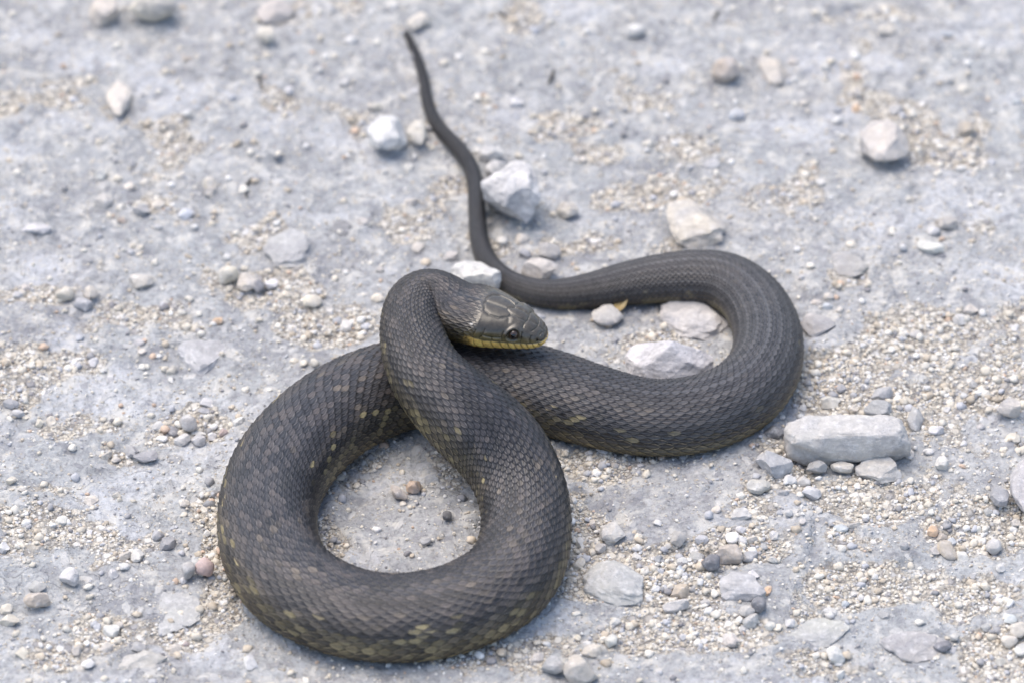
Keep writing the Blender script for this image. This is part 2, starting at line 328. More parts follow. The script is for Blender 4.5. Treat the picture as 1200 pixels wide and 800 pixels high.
# ---------------------------------------------------------------- loose stones that stand out
# name, px, py, width px, seen height px, tone, thickness ratio, sink, turn, label, seed, angularity
HERO = [
 ('rock', 991, 517, 140, 52, 's', 1.0, .14, 1, 'long light grey block of limestone right of the snake, straight upper edge', 3, .9),
 ('rock', 785, 423, 100, 58, 'v', 1.2, .2, 0, 'white peaked rock inside the snake\'s right hand bend', 17, .9),
 ('rock', 600, 226, 70, 76, 'v', .8, .12, 30, 'large white chalky rock touching the right side of the tail', 22, .7),
 ('rock', 574, 181, 32, 20, 'w', .8, .1, 0, 'white stone topmost of the chalky rocks beside the tail', 31, .5),
 ('rock', 583, 199, 28, 24, 'w', .8, .1, 10, 'round white stone between tail and large chalky rock', 32, .4),
 ('rock', 453, 157, 48, 46, 'w', .85, .1, 20, 'blocky whitish stone left of the tail, larger of the pair', 41, .9),
 ('rock', 491, 155, 30, 38, 'c', .85, .08, 10, 'upright cream stone touching the left side of the tail', 42, .95),
 ('rock', 562, 326, 66, 42, 'v', .85, .1, -12, 'white rock behind the raised neck, below the tail bend', 51, .8),
 ('rock', 711, 369, 36, 25, 's', .35, .0, 15, 'flat oval pale pebble under the edge of the upper body bend', 61, .2),
 ('rock', 633, 316, 42, 24, 'e', .8, .1, -10, 'beige wedge shaped pebble just above the upper body bend', 62, .9),
 ('rock', 665, 246, 28, 22, 'c', .8, .1, -20, 'cream pointed pebble on bare ground right of the chalky rock', 63, .8),
 ('rock', 813, 263, 68, 56, 'e', .32, .2, 25, 'beige angular rock with a brown hollow above the upper bend', 71, .95),
 ('rock', 1036, 170, 58, 58, 'c', .85, .15, 5, 'squarish cream rock at the upper right', 7, .5),
 ('rock', 851, 81, 34, 34, 't', .8, .15, 0, 'tan rounded stone near the top, right of centre', 73, .6),
 ('pebble', 745, 37, 26, 18, 'w', .8, .1, 0, 'smooth white oval pebble alone near the top edge', 74, .15),
 ('rock', 140, 116, 31, 46, 'c', .5, .15, 0, 'upright oval cream stone at the upper left', 75, .3),
 ('rock', 182, 4, 66, 46, 'c', .9, .1, 0, 'big cream rock cut by the top edge at the left', 76, .6),
 ('rock', 122, 12, 38, 44, 'e', .8, .1, 0, 'beige rock left of the big cream rock at top edge', 77, .7),
 ('rock', 323, 16, 46, 34, 'e', .5, .3, 0, 'dull beige half buried stone at top edge, left of the tail tip', 78, .5),
 ('pebble', 312, 41, 22, 20, 'c', .8, .1, 0, 'cream pebble just below the dull beige stone at top', 79, .4),
 ('pebble', 491, 25, 29, 25, 'c', .7, .2, 0, 'cream pebble beside the tip of the tail', 80, .4),
 ('rock', 905, 80, 28, 46, 'e', .5, .3, 10, 'narrow beige grey stone right of the tan rounded stone', 81, .8),
 ('rock', 1202, 574, 34, 66, 's', .9, .1, 0, 'pale rounded rock cut by the right edge of the view', 82, .3),
 ('rock', 678, 784, 40, 33, 'e', .9, .15, -10, 'large beige rounded pebble at the bottom edge', 83, .45),
 ('rock', 648, 779, 28, 22, 'g', .7, .2, 0, 'grey stone left of the large beige pebble at bottom', 84, .5),
 ('rock', 907, 543, 38, 29, 'g', .75, .2, 15, 'grey angular stone left of the long limestone block', 85, .9),
 ('rock', 1034, 551, 60, 30, 's', .5, .38, -5, 'beige flat stone leaning under the long limestone block', 86, .8),
 ('pebble', 959, 548, 26, 16, 'g', .8, .05, 0, 'light grey pebble under left end of the long limestone block', 87, .6),
 ('pebble', 986, 546, 27, 15, 'c', .8, .05, -5, 'cream pebble under the middle of the long limestone block', 88, .6),
 ('pebble', 1105, 542, 18, 19, 'w', .8, .05, 0, 'white six sided pebble alone right of the long block', 89, .8),
 ('pebble', 484, 569, 19, 16, 'o', .8, .02, 10, 'peach coloured pebble inside the lower coil, right one of two', 90, .6),
 ('pebble', 466, 577, 15, 21, 't', .8, .02, 35, 'tan slanting pebble inside the lower coil, left one of two', 91, .7),
 ('pebble', 523, 603, 12, 12, 'd', .8, .02, 0, 'dark pebble inside the lower coil at the right', 92, .6),
 ('pebble', 499, 634, 14, 10, 'g', .7, .1, 0, 'grey pebble inside the lower coil near its bottom', 93, .5),
 ('rock', 855, 649, 29, 23, 't', .75, .02, -38, 'tan slanting wedge shaped pebble in gravel, lower right', 94, .7),
 ('rock', 835, 659, 25, 21, 'd', .85, .05, 0, 'dark grey rounded stone below the tan wedge pebble', 95, .4),
 ('rock', 221, 494, 20, 22, 's', .8, .05, 20, 'pale oval stone largest in the gravel left of the snake', 96, .5),
 ('pebble', 240, 664, 22, 22, 'p', .9, .05, 0, 'pinkish round pebble touching the gravel left of lower coil', 97, .3),
 ('pebble', 220, 667, 17, 18, 's', .9, .05, 0, 'pale round pebble left of the pinkish pebble', 98, .3),
 ('rock', 81, 675, 21, 23, 'w', .8, .05, 20, 'white three cornered stone at the lower left', 99, .8),
 ('rock', 43, 703, 29, 21, 't', .8, .05, -10, 'tan stone with a flat top at the lower left edge', 100, .7),
 ('rock', 131, 740, 21, 14, 'w', .7, .05, -8, 'white wedge pebble near the lower left corner', 101, .8),
 ('rock', 172, 775, 64, 30, 's', .45, .46, 12, 'pale elongated half buried rock at the bottom left', 102, .8),
 ('rock', 208, 716, 50, 56, 'x', .16, .46, 0, 'flat pale squarish stone sunk in the ground left of lower coil', 103, .6),
 ('rock', 171, 535, 28, 16, 'g', .6, .05, -5, 'flat grey stone lying alone left of the snake', 104, .6),
 ('rock', 725, 684, 80, 48, 'x', .45, .5, -35, 'large smooth half buried rock right of the lower coil', 105, .3),
 ('rock', 716, 624, 34, 26, 's', .6, .3, -10, 'half buried block with a white corner right of lower coil', 106, .95),
 ('rock', 872, 690, 52, 36, 'x', .5, .46, 10, 'half buried pale rock below the dark rounded stone', 107, .7),
 ('rock', 952, 744, 84, 34, 'x', .3, .56, 0, 'broad grey half buried rock near the bottom right', 108, .4),
 ('rock', 1070, 757, 84, 38, 'y', .35, .58, -8, 'broad beige half buried rock near the bottom right', 109, .4),
 ('rock', 340, 291, 66, 46, 'x', .3, .46, 30, 'pale half buried ridge of stone left of the raised neck', 110, .9),
 ('rock', 237, 421, 56, 42, 'x', .35, .46, 0, 'grey half buried rock with pale top left of snake', 111, .6),
 ('rock', 995, 311, 44, 32, 'y', .35, .46, 0, 'beige half buried stone upper right of the snake\'s bend', 112, .6),
 ('rock', 957, 381, 42, 32, 's', .4, .48, 0, 'pale grey half buried stone touching the outside of the right bend', 113, .4),
 ('rock', 818, 374, 92, 52, 's', .4, .46, -20, 'light grey half buried rock under the upper bend, behind white peak', 114, .5),
 ('rock', 1184, 478, 32, 23, 'e', .8, .2, 0, 'beige stone at the right edge above the pale rounded rock', 115, .5),
 ('rock', 1028, 479, 32, 20, 'g', .8, .2, 0, 'grey stone just above the long limestone block', 116, .5),
 ('rock', 1070, 492, 22, 30, 'g', .7, .2, 0, 'pitted grey stone at the right end of the long block', 117, .7),
 ('rock', 1173, 580, 23, 24, 'g', .8, .1, 30, 'grey pebble left of the pale rock at the right edge', 118, .6),
 ('rock', 1109, 642, 18, 26, 't', .6, .1, 25, 'tan knobbly stone in the gravel at lower right', 119, .6),
 ('pebble', 1165, 640, 19, 18, 's', .8, .15, 0, 'pale round stone lower right, right of the knobbly stone', 120, .3),
 ('rock', 267, 322, 25, 23, 'c', .8, .1, 20, 'cream rounded stone left of the raised neck', 121, .5),
 ('rock', 291, 331, 29, 25, 'c', .6, .15, 20, 'dull cream stone right of the cream rounded stone', 122, .5),
 ('pebble', 303, 336, 16, 17, 'd', .7, .1, 0, 'dark pebble beside the dull cream stone', 123, .5),
 ('rock', 75, 345, 23, 18, 'c', .8, .05, 10, 'cream rounded pebble left, lower of a loose row', 124, .4),
 ('rock', 105, 343, 18, 17, 'c', .8, .05, 0, 'small cream pebble with a dark stone beneath it', 125, .6),
 ('rock', 99, 357, 24, 17, 'g', .7, .1, 0, 'grey stone below the small cream pebble at left', 126, .6),
 ('rock', 165, 330, 30, 18, 'c', .6, .1, -12, 'cream flattish stone at left, under a blue grey slab', 127, .4),
 ('rock', 47, 268, 44, 14, 'w', .45, .1, 0, 'bright white broken patch of stone at the left', 128, .7),
 ('rock', 1090, 289, 34, 14, 'w', .6, .1, -18, 'bright white stick shaped stone at the right', 129, .4),
 ('pebble', 867, 602, 26, 13, 'w', .35, .0, -5, 'white flat shell like chip right of centre at lower half', 130, .7),
 ('rock', 365, 353, 25, 15, 'c', .7, .1, 5, 'cream oval stone left of the raised neck, lying alone', 131, .4),
 ('rock', 402, 268, 24, 22, 'd', .3, .4, 0, 'dark brownish half buried stone left of the tail', 132, .5),
 ('rock', 1132, 150, 22, 22, 't', .7, .1, 0, 'tan brown stone at the upper right corner area', 133, .6),
 ('rock', 1182, 751, 19, 15, 'c', .8, .1, 0, 'cream rounded pebble at the bottom right, lower of two', 134, .35),
 ('rock', 1194, 738, 20, 18, 'c', .8, .1, 0, 'cream rounded pebble at bottom right, upper of two', 135, .35),
 ('rock', 979, 767, 19, 19, 'w', .7, .1, 30, 'pinkish white slanting stone at the bottom right', 136, .7),
 ('rock', 889, 708, 17, 18, 'd', .9, .1, 0, 'dark grey round pebble below the half buried pale rock', 137, .2),
 ('rock', 1105, 756, 21, 13, 'd', .7, .1, -8, 'dark grey flat pebble beside the broad beige rock', 138, .5),
]
# small loose pebbles: px, py, width, seen height, tone
SMALL = '''612 280 16 14 c;614 297 16 12 g;642 293 28 24 s;588 283 14 12 w;869 620 13 9 w;856 629 18 16 w;870 634 12 12 w;881 632 11 11 c;817 652 17 13 g;
877 651 20 13 g;822 632 15 11 w;794 631 19 18 s;799 658 13 9 w;797 667 10 9 b;680 636 14 15 w;703 642 12 12 c;694 612 9 9 c;679 661 15 14 c;796 694 21 18 t;712 695 12 14 c;
721 728 12 10 w;703 736 10 9 c;677 746 9 8 c;717 750 15 16 w;801 746 9 9 w;824 751 10 8 w;857 751 20 15 c;880 727 19 16 w;877 715 18 14 s;871 736 11 9 w;902 733 10 10 w;925 730 12 10 w;
899 692 8 11 o;881 674 14 10 w;906 627 10 10 w;790 710 32 13 s;840 597 11 10 c;630 771 18 12 c;692 763 24 15 e;687 754 10 7 w;941 564 17 14 s;949 577 24 17 w;925 561 17 13 w;
1005 569 9 9 w;1030 565 10 7 d;887 568 28 19 s;987 619 18 9 b;1001 615 15 8 c;987 642 9 10 w;907 627 11 10 w;1093 622 13 13 o;1103 630 12 11 t;1115 635 10 9 b;1096 645 12 13 s;
1127 652 17 12 w;1096 504 18 11 w;1089 529 14 8 w;1187 515 24 14 c;1032 462 28 15 g;972 471 25 16 s;907 506 23 15 d;1063 531 15 14 c;1182 724 15 14 b;1119 746 12 11 w;1117 761 9 9 w;
1198 759 17 17 w;1036 720 13 9 g;985 790 10 11 w;991 707 9 9 b;1190 690 6 6 w;972 717 16 11 w;43 687 20 13 g;7 714 13 12 c;11 727 21 12 e;132 672 11 11 w;89 763 12 11 c;104 777 15 11 w;
95 785 11 10 c;124 760 15 13 c;205 761 15 13 c;218 754 7 6 p;25 765 15 14 c;162 757 18 13 g;140 732 10 9 c;216 680 9 10 w;245 680 10 10 c;161 651 16 15 w;147 651 14 12 c;185 627 13 13 g;
195 636 20 16 g;252 624 10 11 c;242 625 10 9 w;72 610 13 11 w;4 642 13 12 w;292 775 16 18 w;105 624 8 7 w;186 499 15 12 w;214 516 19 16 s;232 516 18 14 w;248 511 11 10 w;262 506 10 9 p;
241 472 17 13 w;239 480 15 9 g;203 505 14 15 d;215 507 13 9 c;232 507 18 7 w;155 530 17 14 g;125 534 12 11 c;136 538 10 8 c;19 484 18 10 w;12 473 17 11 g;46 496 10 11 c;60 494 11 13 c;
29 489 8 7 c;129 443 10 12 w;109 425 13 12 w;122 434 10 8 w;202 434 13 12 c;200 445 6 8 w;106 586 15 12 c;137 580 10 8 c;25 573 10 9 c;215 589 12 11 c;14 562 13 9 c;132 493 7 7 d;
166 411 10 9 c;164 402 13 9 s;280 494 14 12 w;185 266 11 7 w;20 345 13 9 w;122 236 20 18 s;217 251 19 15 b;185 241 17 12 c;166 247 20 13 g;245 215 18 16 c;246 226 14 12 c;152 219 14 11 c;
170 215 13 11 c;212 206 11 10 c;117 205 15 14 w;30 337 10 9 c;142 259 12 9 o;286 314 9 8 c;319 333 18 14 w;256 376 14 10 o;489 290 16 15 e;426 260 14 11 c;482 237 14 13 c;444 350 18 13 c;
405 382 18 15 w;445 317 10 9 e;446 329 5 5 o;355 276 10 8 c;605 121 18 14 w;659 52 11 9 b;629 151 13 10 c;521 74 13 11 c;486 108 15 9 w;439 126 16 11 c;422 189 14 13 w;451 202 8 8 w;
582 115 8 8 w;840 3 18 10 c;864 135 21 18 b;835 192 22 14 w;674 187 10 9 w;684 188 10 9 c;679 176 14 9 c;715 144 10 9 w;654 152 8 14 c;967 79 13 12 w;988 93 14 13 c;929 73 13 10 e;
1004 110 13 13 e;1003 127 12 11 o;1049 130 17 15 w;981 141 12 11 w;1077 33 11 8 w;1047 25 15 13 w;1039 35 26 12 c;1112 94 11 9 w;924 97 9 8 b;1107 39 20 9 b;1126 198 14 10 w;1192 119 12 9 b;
941 120 11 8 e;962 214 11 9 w;954 254 9 8 w;1095 271 14 12 w;1110 261 22 17 e;969 360 13 10 b;956 355 14 8 c;971 348 12 9 c;1137 364 17 12 c;1124 375 19 13 s;1189 385 11 9 w;1074 392 15 11 s;
984 364 10 8 c;939 326 8 8 w;1182 207 10 8 w;1104 300 9 8 d;1157 241 10 9 c;434 534 9 8 s;444 529 8 11 e;437 524 10 8 c;449 521 8 10 s;428 527 9 9 c;421 528 9 8 w;426 541 8 8 w;396 558 16 9 c;
408 597 6 6 c;521 581 5 5 w;472 590 8 6 c;422 533 7 7 e;387 10 12 11 w;411 48 16 11 w;374 82 10 9 w;404 97 13 11 w;338 107 12 11 w;352 6 10 8 c;416 11 9 9 c;448 12 9 9 w;371 150 8 8 b;
359 171 9 9 w;339 133 9 8 w;506 173 8 7 c;479 196 12 9 w;522 185 8 7 w;571 260 12 10 c;527 300 18 12 c;1058 290 9 8 w;1140 205 9 8 c;1166 640 1 1 w;768 690 9 8 w;745 652 10 9 w;757 668 11 9 c;
771 655 10 9 g;783 640 10 8 s;812 690 10 9 g;826 706 12 9 s;760 700 9 8 w;748 628 9 8 c;770 612 10 8 w;905 655 12 9 s;895 640 9 8 g;925 600 10 9 w;940 610 9 8 c;960 598 9 8 w;918 577 12 9 g;
1010 700 9 8 w;1020 670 9 8 c;1060 640 10 8 g;1145 620 9 8 w;1158 600 11 9 g;1190 612 11 10 s;1172 665 11 9 w;1140 675 9 8 s;1110 700 8 7 w;1168 705 9 8 c;1155 735 11 9 g;1172 775 12 10 s;
690 530 9 7 w;705 527 15 10 w;720 545 9 8 c;735 530 9 8 s;681 548 8 7 c;750 545 8 6 w;1045 410 10 8 w;1090 420 10 9 s;1120 415 9 7 c;1010 405 9 8 w;990 420 10 8 w;1060 440 9 7 c;985 455 12 9 g;
1000 480 10 9 c;1140 450 11 8 s;1110 480 9 8 w;1150 500 10 8 s;1130 520 9 7 w;940 478 10 8 w;950 455 9 7 s;930 500 9 8 c'''
SEEN_SIN = math.sin(PITCH); SEEN_COS = math.cos(PITCH)
used_labels = set()
def place_stone(name, px, py, w, h, tone, thick, sink, turn, label, me, ang=None, group=None):
    W = w * MM / 2 * 1.06; Hs = h * MM / 2 * 1.06
    # seen half height^2 = (depth*sin)^2 + (height*cos)^2 ; height = thick * min(depth,width)
    D = Hs / math.sqrt(SEEN_SIN ** 2 + (thick * SEEN_COS) ** 2)
    Hh = D * thick if D < W * 1.3 else W * thick
    if D > W * 1.6: D = Hs / SEEN_SIN * .92; Hh = W * thick
    c0 = at(px, py, Hh * (1 - 2 * sink) )
    zg = float(ground_z(c0[0], c0[1])[0])
    zc = zg + Hh * (1 - 2 * sink)
    c = at(px, py, zc)
    o = link(name, me); o.location = c
    o.scale = (W, D, Hh); t = R(turn) if turn is not None else 0
    o.rotation_euler = (0, 0, t)
    k = rng.uniform(.93, 1.06); tn = TONE[tone]; o.color = (tn[0] * k, tn[1] * k * rng.uniform(.965, .99), tn[2] * k * rng.uniform(.89, .97), 1)
    tag(o, label, 'stone' if name == 'rock' else 'pebble', group)
    return o
for (nm, px, py, w, h, tone, th, sk, tu, lab, seed, ang) in HERO:
    V, F = rock_shape(5 if w > 60 else (4 if w > 26 else 3), seed * 3 + 1, ang, .13 if sk > .35 else .085)
    me = None
    if seed == 3:                                   # the long block: bar with straight top and rounded ends
        V = ICO[5][0].copy(); V = np.sign(V) * np.abs(V) ** .5
        r_ = np.random.default_rng(8)
        for n in ((0, -.75, -.65), (.8, -.3, -.6), (-.75, -.5, -.5), (-.9, -.1, .35), (.9, -.2, .4), (.1, -.9, .3), (-.3, -.85, -.2), (.45, -.8, -.35)):
            n = np.array(n) / np.linalg.norm(n); over = np.clip(V @ n - (.98 if abs(n[0]) < .5 else 1.12), 0, None); V -= (over * .85)[:, None] * n
        V[:, 2] -= .16 * (V[:, 0] < 0) * (-V[:, 0]) * (V[:, 2] < .3) - .05 * (V[:, 0] > .5) * (V[:, 2] > 0)
        for k_, (f, am) in enumerate(((1.4, .10), (3, .055), (7, .028), (15, .016), (32, .009))):
            V = V * (1 + am * noise3(V * np.array([2.6, 1, 1]) + 7, f, k_ + 2))[:, None]
        V /= np.abs(V).max(axis=0)
    if seed == 17:                                  # the white peak: flat crest, sloping shoulders
        V = ICO[5][0].copy(); V = np.sign(V) * np.abs(V) ** .8
        for n, d in (((-.62, -.25, .75), .52), ((.70, -.2, .68), .50), ((.05, -.72, .70), .50), ((-.35, -.80, .5), .62), ((.45, -.75, .42), .6), ((0, .3, .95), .80),
                     ((-.9, -.4, .2), .72), ((.92, -.35, .2), .75), ((.2, .9, .4), .6), ((-.15, -.55, .85), .60)):
            n = np.array(n) / np.linalg.norm(n); over = np.clip(V @ n - d, 0, None); V -= (over * .96)[:, None] * n
        for k_, (f, am) in enumerate(((1.4, .06), (3, .06), (7, .035), (15, .020), (32, .012))):
            V = V * (1 + am * noise3(V + 3, f, k_ + 1))[:, None]
        V /= np.abs(V).max(axis=0)
    me = mesh_np(nm, V, F); me.materials.append(ROCK)
    if ang > .45 and seed != 3: me.set_sharp_from_angle(angle=R(20 if w < 60 else 12))
    place_stone(nm, px, py, w, h, tone, th, sk, tu, lab, me)

LAND = [(h[1], h[2], h[9]) for h in HERO]
MARK = [(990, 516, 'the long limestone block'), (785, 424, 'the white peaked rock'), (600, 228, 'the large chalky rock'), (470, 156, 'the two blocky stones left of the tail'),
        (562, 322, 'the white rock behind the neck'), (813, 263, 'the angular beige rock'), (1036, 170, 'the squarish cream rock'), (851, 81, 'the tan rounded stone'),
        (745, 37, 'the white oval pebble near the top'), (140, 116, 'the upright oval stone at upper left'), (170, 6, 'the cream rocks at the top left edge'), (480, 38, 'the tail tip'),
        (1200, 574, 'the pale rock at the right edge'), (678, 784, 'the large beige pebble at the bottom'), (475, 572, 'the two pebbles inside the lower coil'), (840, 652, 'the tan wedge pebble'),
        (221, 494, 'the pale oval stone left of the snake'), (230, 665, 'the pinkish round pebble'), (81, 675, 'the white three cornered stone'), (43, 703, 'the flat topped tan stone'),
        (172, 775, 'the elongated rock at the bottom left'), (171, 535, 'the flat grey stone'), (725, 684, 'the smooth half buried rock'), (952, 744, 'the broad grey buried rock'),
        (1070, 757, 'the broad beige buried rock'), (237, 421, 'the buried rock with a pale top'), (267, 322, 'the cream rounded stone'), (90, 348, 'the cream pebbles in a row at left'),
        (47, 268, 'the bright white patch'), (1090, 289, 'the stick shaped white stone'), (867, 602, 'the flat white chip'), (1109, 642, 'the knobbly tan stone'), (1188, 745, 'the two cream pebbles at the bottom right'),
        (957, 381, 'the grey stone outside the right bend'), (1132, 150, 'the tan brown stone at upper right'), (402, 268, 'the dark buried stone'), (208, 716, 'the flat squarish sunken stone')]
def short(t):
    w = t.replace('pebble', 'pebble').split(); return ' '.join(w)
def direction(dx, dy):
    a = math.degrees(math.atan2(-dy, dx)) % 360
    return ['right of', 'upper right of', 'above', 'upper left of', 'left of', 'lower left of', 'below', 'lower right of'][int((a + 22.5) // 45) % 8]
small = []
for ent in SMALL.replace('\n', '').split(';'):
    p = ent.split()
    if len(p) == 5 and float(p[2]) > 3: small.append((float(p[0]), float(p[1]), float(p[2]), float(p[3]), p[4]))
info = []
for s_ in small:
    m = min(MARK, key=lambda q: (q[0] - s_[0]) ** 2 + (q[1] - s_[1]) ** 2)
    dx, dy = s_[0] - m[0], s_[1] - m[1]
    size = 'tiny' if s_[2] < 10 else ('small' if s_[2] < 16 else 'middling')
    shape = 'flat' if s_[3] < s_[2] * .66 else ('upright' if s_[3] > s_[2] * 1.15 else 'rounded')
    info.append([f'{size} {shape} {TNAME[s_[4]]} pebble', f'{direction(dx, dy)} {m[2]}', math.hypot(dx, dy)])
from collections import defaultdict
bucket = defaultdict(list)
for i, v in enumerate(info): bucket[(v[0], v[1])].append(i)
ORD = ['nearest', 'second nearest', 'third nearest', 'fourth nearest', 'fifth nearest', 'sixth nearest', 'seventh nearest', 'eighth nearest', 'ninth nearest']
for key, ids in bucket.items():
    ids.sort(key=lambda i: info[i][2])
    for q, i in enumerate(ids):
        info[i].append(f'{key[0]} {key[1]}' + ('' if len(ids) == 1 else f', {ORD[q]}'))
for i, (px, py, w, h, tone) in enumerate(small):
    lb = info[i][3]
    if len(lb.split()) > 16: lb = lb.split(' ', 1)[1]
    place_stone('pebble', px, py, w * 1.05, h * 1.05, tone, rng.uniform(.5, .9), rng.uniform(.22, .46), rng.uniform(-25, 25), lb, LIB[i % 20], group='loose pebbles scattered on the ground')

# ---------------------------------------------------------------- the snake
# photo centre px, py, seen thickness px, height / width, lift (mm) of the belly
PATH = [
 # neck, behind the head (the head itself is laid out below)
 (521, 353, 64, .85, 30), (504, 346, 64, .85, 30), (490, 352, 67, .8, 30), (482, 374, 71, .78, 30), (487, 405, 77, .76, 29), (502, 436, 82, .75, 27),
 (527, 463, 90, .74, 21.5), (556, 491, 98, .72, 15), (587, 522, 100, .7, 9), (608, 560, 101, .68, 4), (617, 602, 103, .67, 1), (611, 645, 105, .67, 0), (592, 676, 101, .67, 0), (558, 699, 96, .67, 0),
 (515, 714, 94, .67, 0), (465, 720, 93, .67, 0), (420, 716, 94, .67, 0), (378, 702, 98, .67, 0), (341, 678, 104, .67, 0), (318, 640, 112, .67, 0), (313, 595, 114, .67, 0),
 (327, 548, 113, .67, 0), (362, 504, 107, .67, 0), (410, 469, 103, .67, 0), (465, 448, 98, .67, 0), (530, 440, 95, .67, 0), (590, 443, 94, .67, 0), (645, 456, 93, .67, 0), (700, 473, 88, .67, 0),
 (762, 486, 82, .67, 0), (820, 481, 83, .67, 0), (864, 463, 83, .67, 0), (893, 432, 83, .67, 0), (901, 398, 82, .67, 0), (893, 366, 76, .67, 0), (875, 342, 68, .68, 0), (845, 325, 63, .7, 0),
 (800, 322, 57, .72, 0), (740, 330, 49, .75, 0), (690, 340, 39, .8, 0), (645, 344, 31, .85, 0), (606, 335, 27, .88, 0), (577, 314, 24.5, .9, 0), (563, 286, 22, .9, 0), (559, 250, 20, .9, 0),
 (557, 215, 19, .9, 0), (549, 189, 17.5, .9, 0), (532, 168, 17, .9, 0), (512, 146, 15, .9, 0), (501, 119, 13.5, .9, 0), (497, 93, 12, .9, 0), (489, 67, 10.5, .9, 0), (480, 47, 9, .9, 0), (476, 39, 7, .9, 0)]
SNOUT = at(641, 396, .0360); BACK = at(540, 363, .0410)
HL = float(np.linalg.norm(SNOUT - BACK))          # head length
pts, app, hr, lift = [], [], [], []
for f in (0, .35, .7, 1.0):
    pts.append(SNOUT + (BACK - SNOUT) * f); app.append(60 * MM); hr.append(.85); lift.append(0)
for (px, py, a, r_, lf) in PATH:
    wpx = a * MM * (1.0 + (py - 400) * -.00012)
    zc = lf / 1000 + .5 * wpx * r_ * (1.15 if r_ < .75 else 1.0)
    pts.append(at(px, py, zc)); app.append(wpx); hr.append(r_); lift.append(lf / 1000)
pts = np.array(pts); app = np.array(app); hr = np.array(hr)
def catmull(P, X, n=24):
    """centripetal Catmull-Rom of P, with the values X carried along"""
    Q = np.vstack([2 * P[0] - P[1], P, 2 * P[-1] - P[-2]]); out = []; val = []
    for i in range(len(P) - 1):
        p0, p1, p2, p3 = Q[i:i + 4]
        t0 = 0; t1 = t0 + np.linalg.norm(p1 - p0) ** .5; t2 = t1 + np.linalg.norm(p2 - p1) ** .5; t3 = t2 + np.linalg.norm(p3 - p2) ** .5
        t = np.linspace(t1, t2, n, endpoint=(i == len(P) - 2))[:, None]
        A1 = (t1 - t) / (t1 - t0) * p0 + (t - t0) / (t1 - t0) * p1; A2 = (t2 - t) / (t2 - t1) * p1 + (t - t1) / (t2 - t1) * p2
        A3 = (t3 - t) / (t3 - t2) * p2 + (t - t2) / (t3 - t2) * p3
        B1 = (t2 - t) / (t2 - t0) * A1 + (t - t0) / (t2 - t0) * A2; B2 = (t3 - t) / (t3 - t1) * A2 + (t - t1) / (t3 - t1) * A3
        out.append((t2 - t) / (t2 - t1) * B1 + (t - t1) / (t2 - t1) * B2)
        u = (t[:, 0] - t1) / (t2 - t1); u = u * u * (3 - 2 * u); val.append(X[i] * (1 - u)[:, None] + X[i + 1] * u[:, None])
    return np.vstack(out), np.vstack(val)
C, VAL = catmull(pts, np.stack([app, hr], 1))
seg = np.linalg.norm(np.diff(C, axis=0), axis=1); SL = np.concatenate([[0], np.cumsum(seg)])
def smooth(a, k):
    ker = np.hanning(k + 2)[1:-1]; ker /= ker.sum()
    ap = np.concatenate([np.full(k, a[0]), a, np.full(k, a[-1])]); return np.convolve(ap, ker, 'same')[k:-k]
# dense uniform samples, lightly smoothed away from the ends
M = 6000; su = np.linspace(0, SL[-1], M)
CU = np.stack([np.interp(su, SL, C[:, i]) for i in range(3)], 1); AU = np.interp(su, SL, VAL[:, 0]); RU = np.interp(su, SL, VAL[:, 1])
wgt = (sstep(HL * .8, HL * 1.15, su) * (1 - sstep(SL[-1] - .02, SL[-1], su)))[:, None]
CU = CU * (1 - wgt) + np.stack([smooth(CU[:, i], 115 if i < 2 else 401) for i in range(3)], 1) * wgt
RU = smooth(RU, 81); AU = AU * (1 - wgt[:, 0]) + smooth(AU, 101) * wgt[:, 0]
TU = np.gradient(CU, axis=0); TU /= np.linalg.norm(TU, axis=1)[:, None]          # points head -> tail
UP = np.array([0, 0, 1.0])
NU = np.cross(TU, UP); NU /= np.linalg.norm(NU, axis=1)[:, None]                  # the snake's own right... seen side of the head
ZU = np.cross(NU, TU)
ti = np.stack([TU @ RGT, TU @ UPV], 1); ti /= np.linalg.norm(ti, axis=1)[:, None]; qi = np.stack([-ti[:, 1], ti[:, 0]], 1)
nq = (NU @ RGT) * qi[:, 0] + (NU @ UPV) * qi[:, 1]; zq = (ZU @ RGT) * qi[:, 0] + (ZU @ UPV) * qi[:, 1]
WU = AU / np.sqrt(nq ** 2 + (RU * zq) ** 2)
WU = smooth(WU, 201)
# ring stations
NROW = 37; PER_ROW = 6; NB = 10
pitch = np.clip(WU * .118, .0011, .0052)
cumU = np.concatenate([[0], np.cumsum((su[1] - su[0]) / pitch[1:])])
st = []
hx = np.linspace(0, 1, 230) ** 1.35 * HL; st = list(hx)
U0 = np.interp(HL, su, cumU); UE = cumU[-1]; Ut = np.interp(SL[-1] - .20, su, cumU)
uu = np.concatenate([np.arange(U0 + .115, Ut, .115), np.arange(Ut, UE, .18)])
st = np.concatenate([hx, np.interp(uu, cumU, su)])
st = st[st <= SL[-1] - 1e-5]
nr = len(st)
def I(a): return np.interp(st, su, a) if a.ndim == 1 else np.stack([np.interp(st, su, a[:, i]) for i in range(a.shape[1])], 1)
c_, t_, n_, z_, w_, r_, U_ = I(CU), I(TU), I(NU), I(ZU), I(WU), I(RU), I(cumU)
t_ /= np.linalg.norm(t_, axis=1)[:, None]; n_ /= np.linalg.norm(n_, axis=1)[:, None]; z_ /= np.linalg.norm(z_, axis=1)[:, None]
hxn = st / HL                                                    # 0 snout .. 1 back of the head
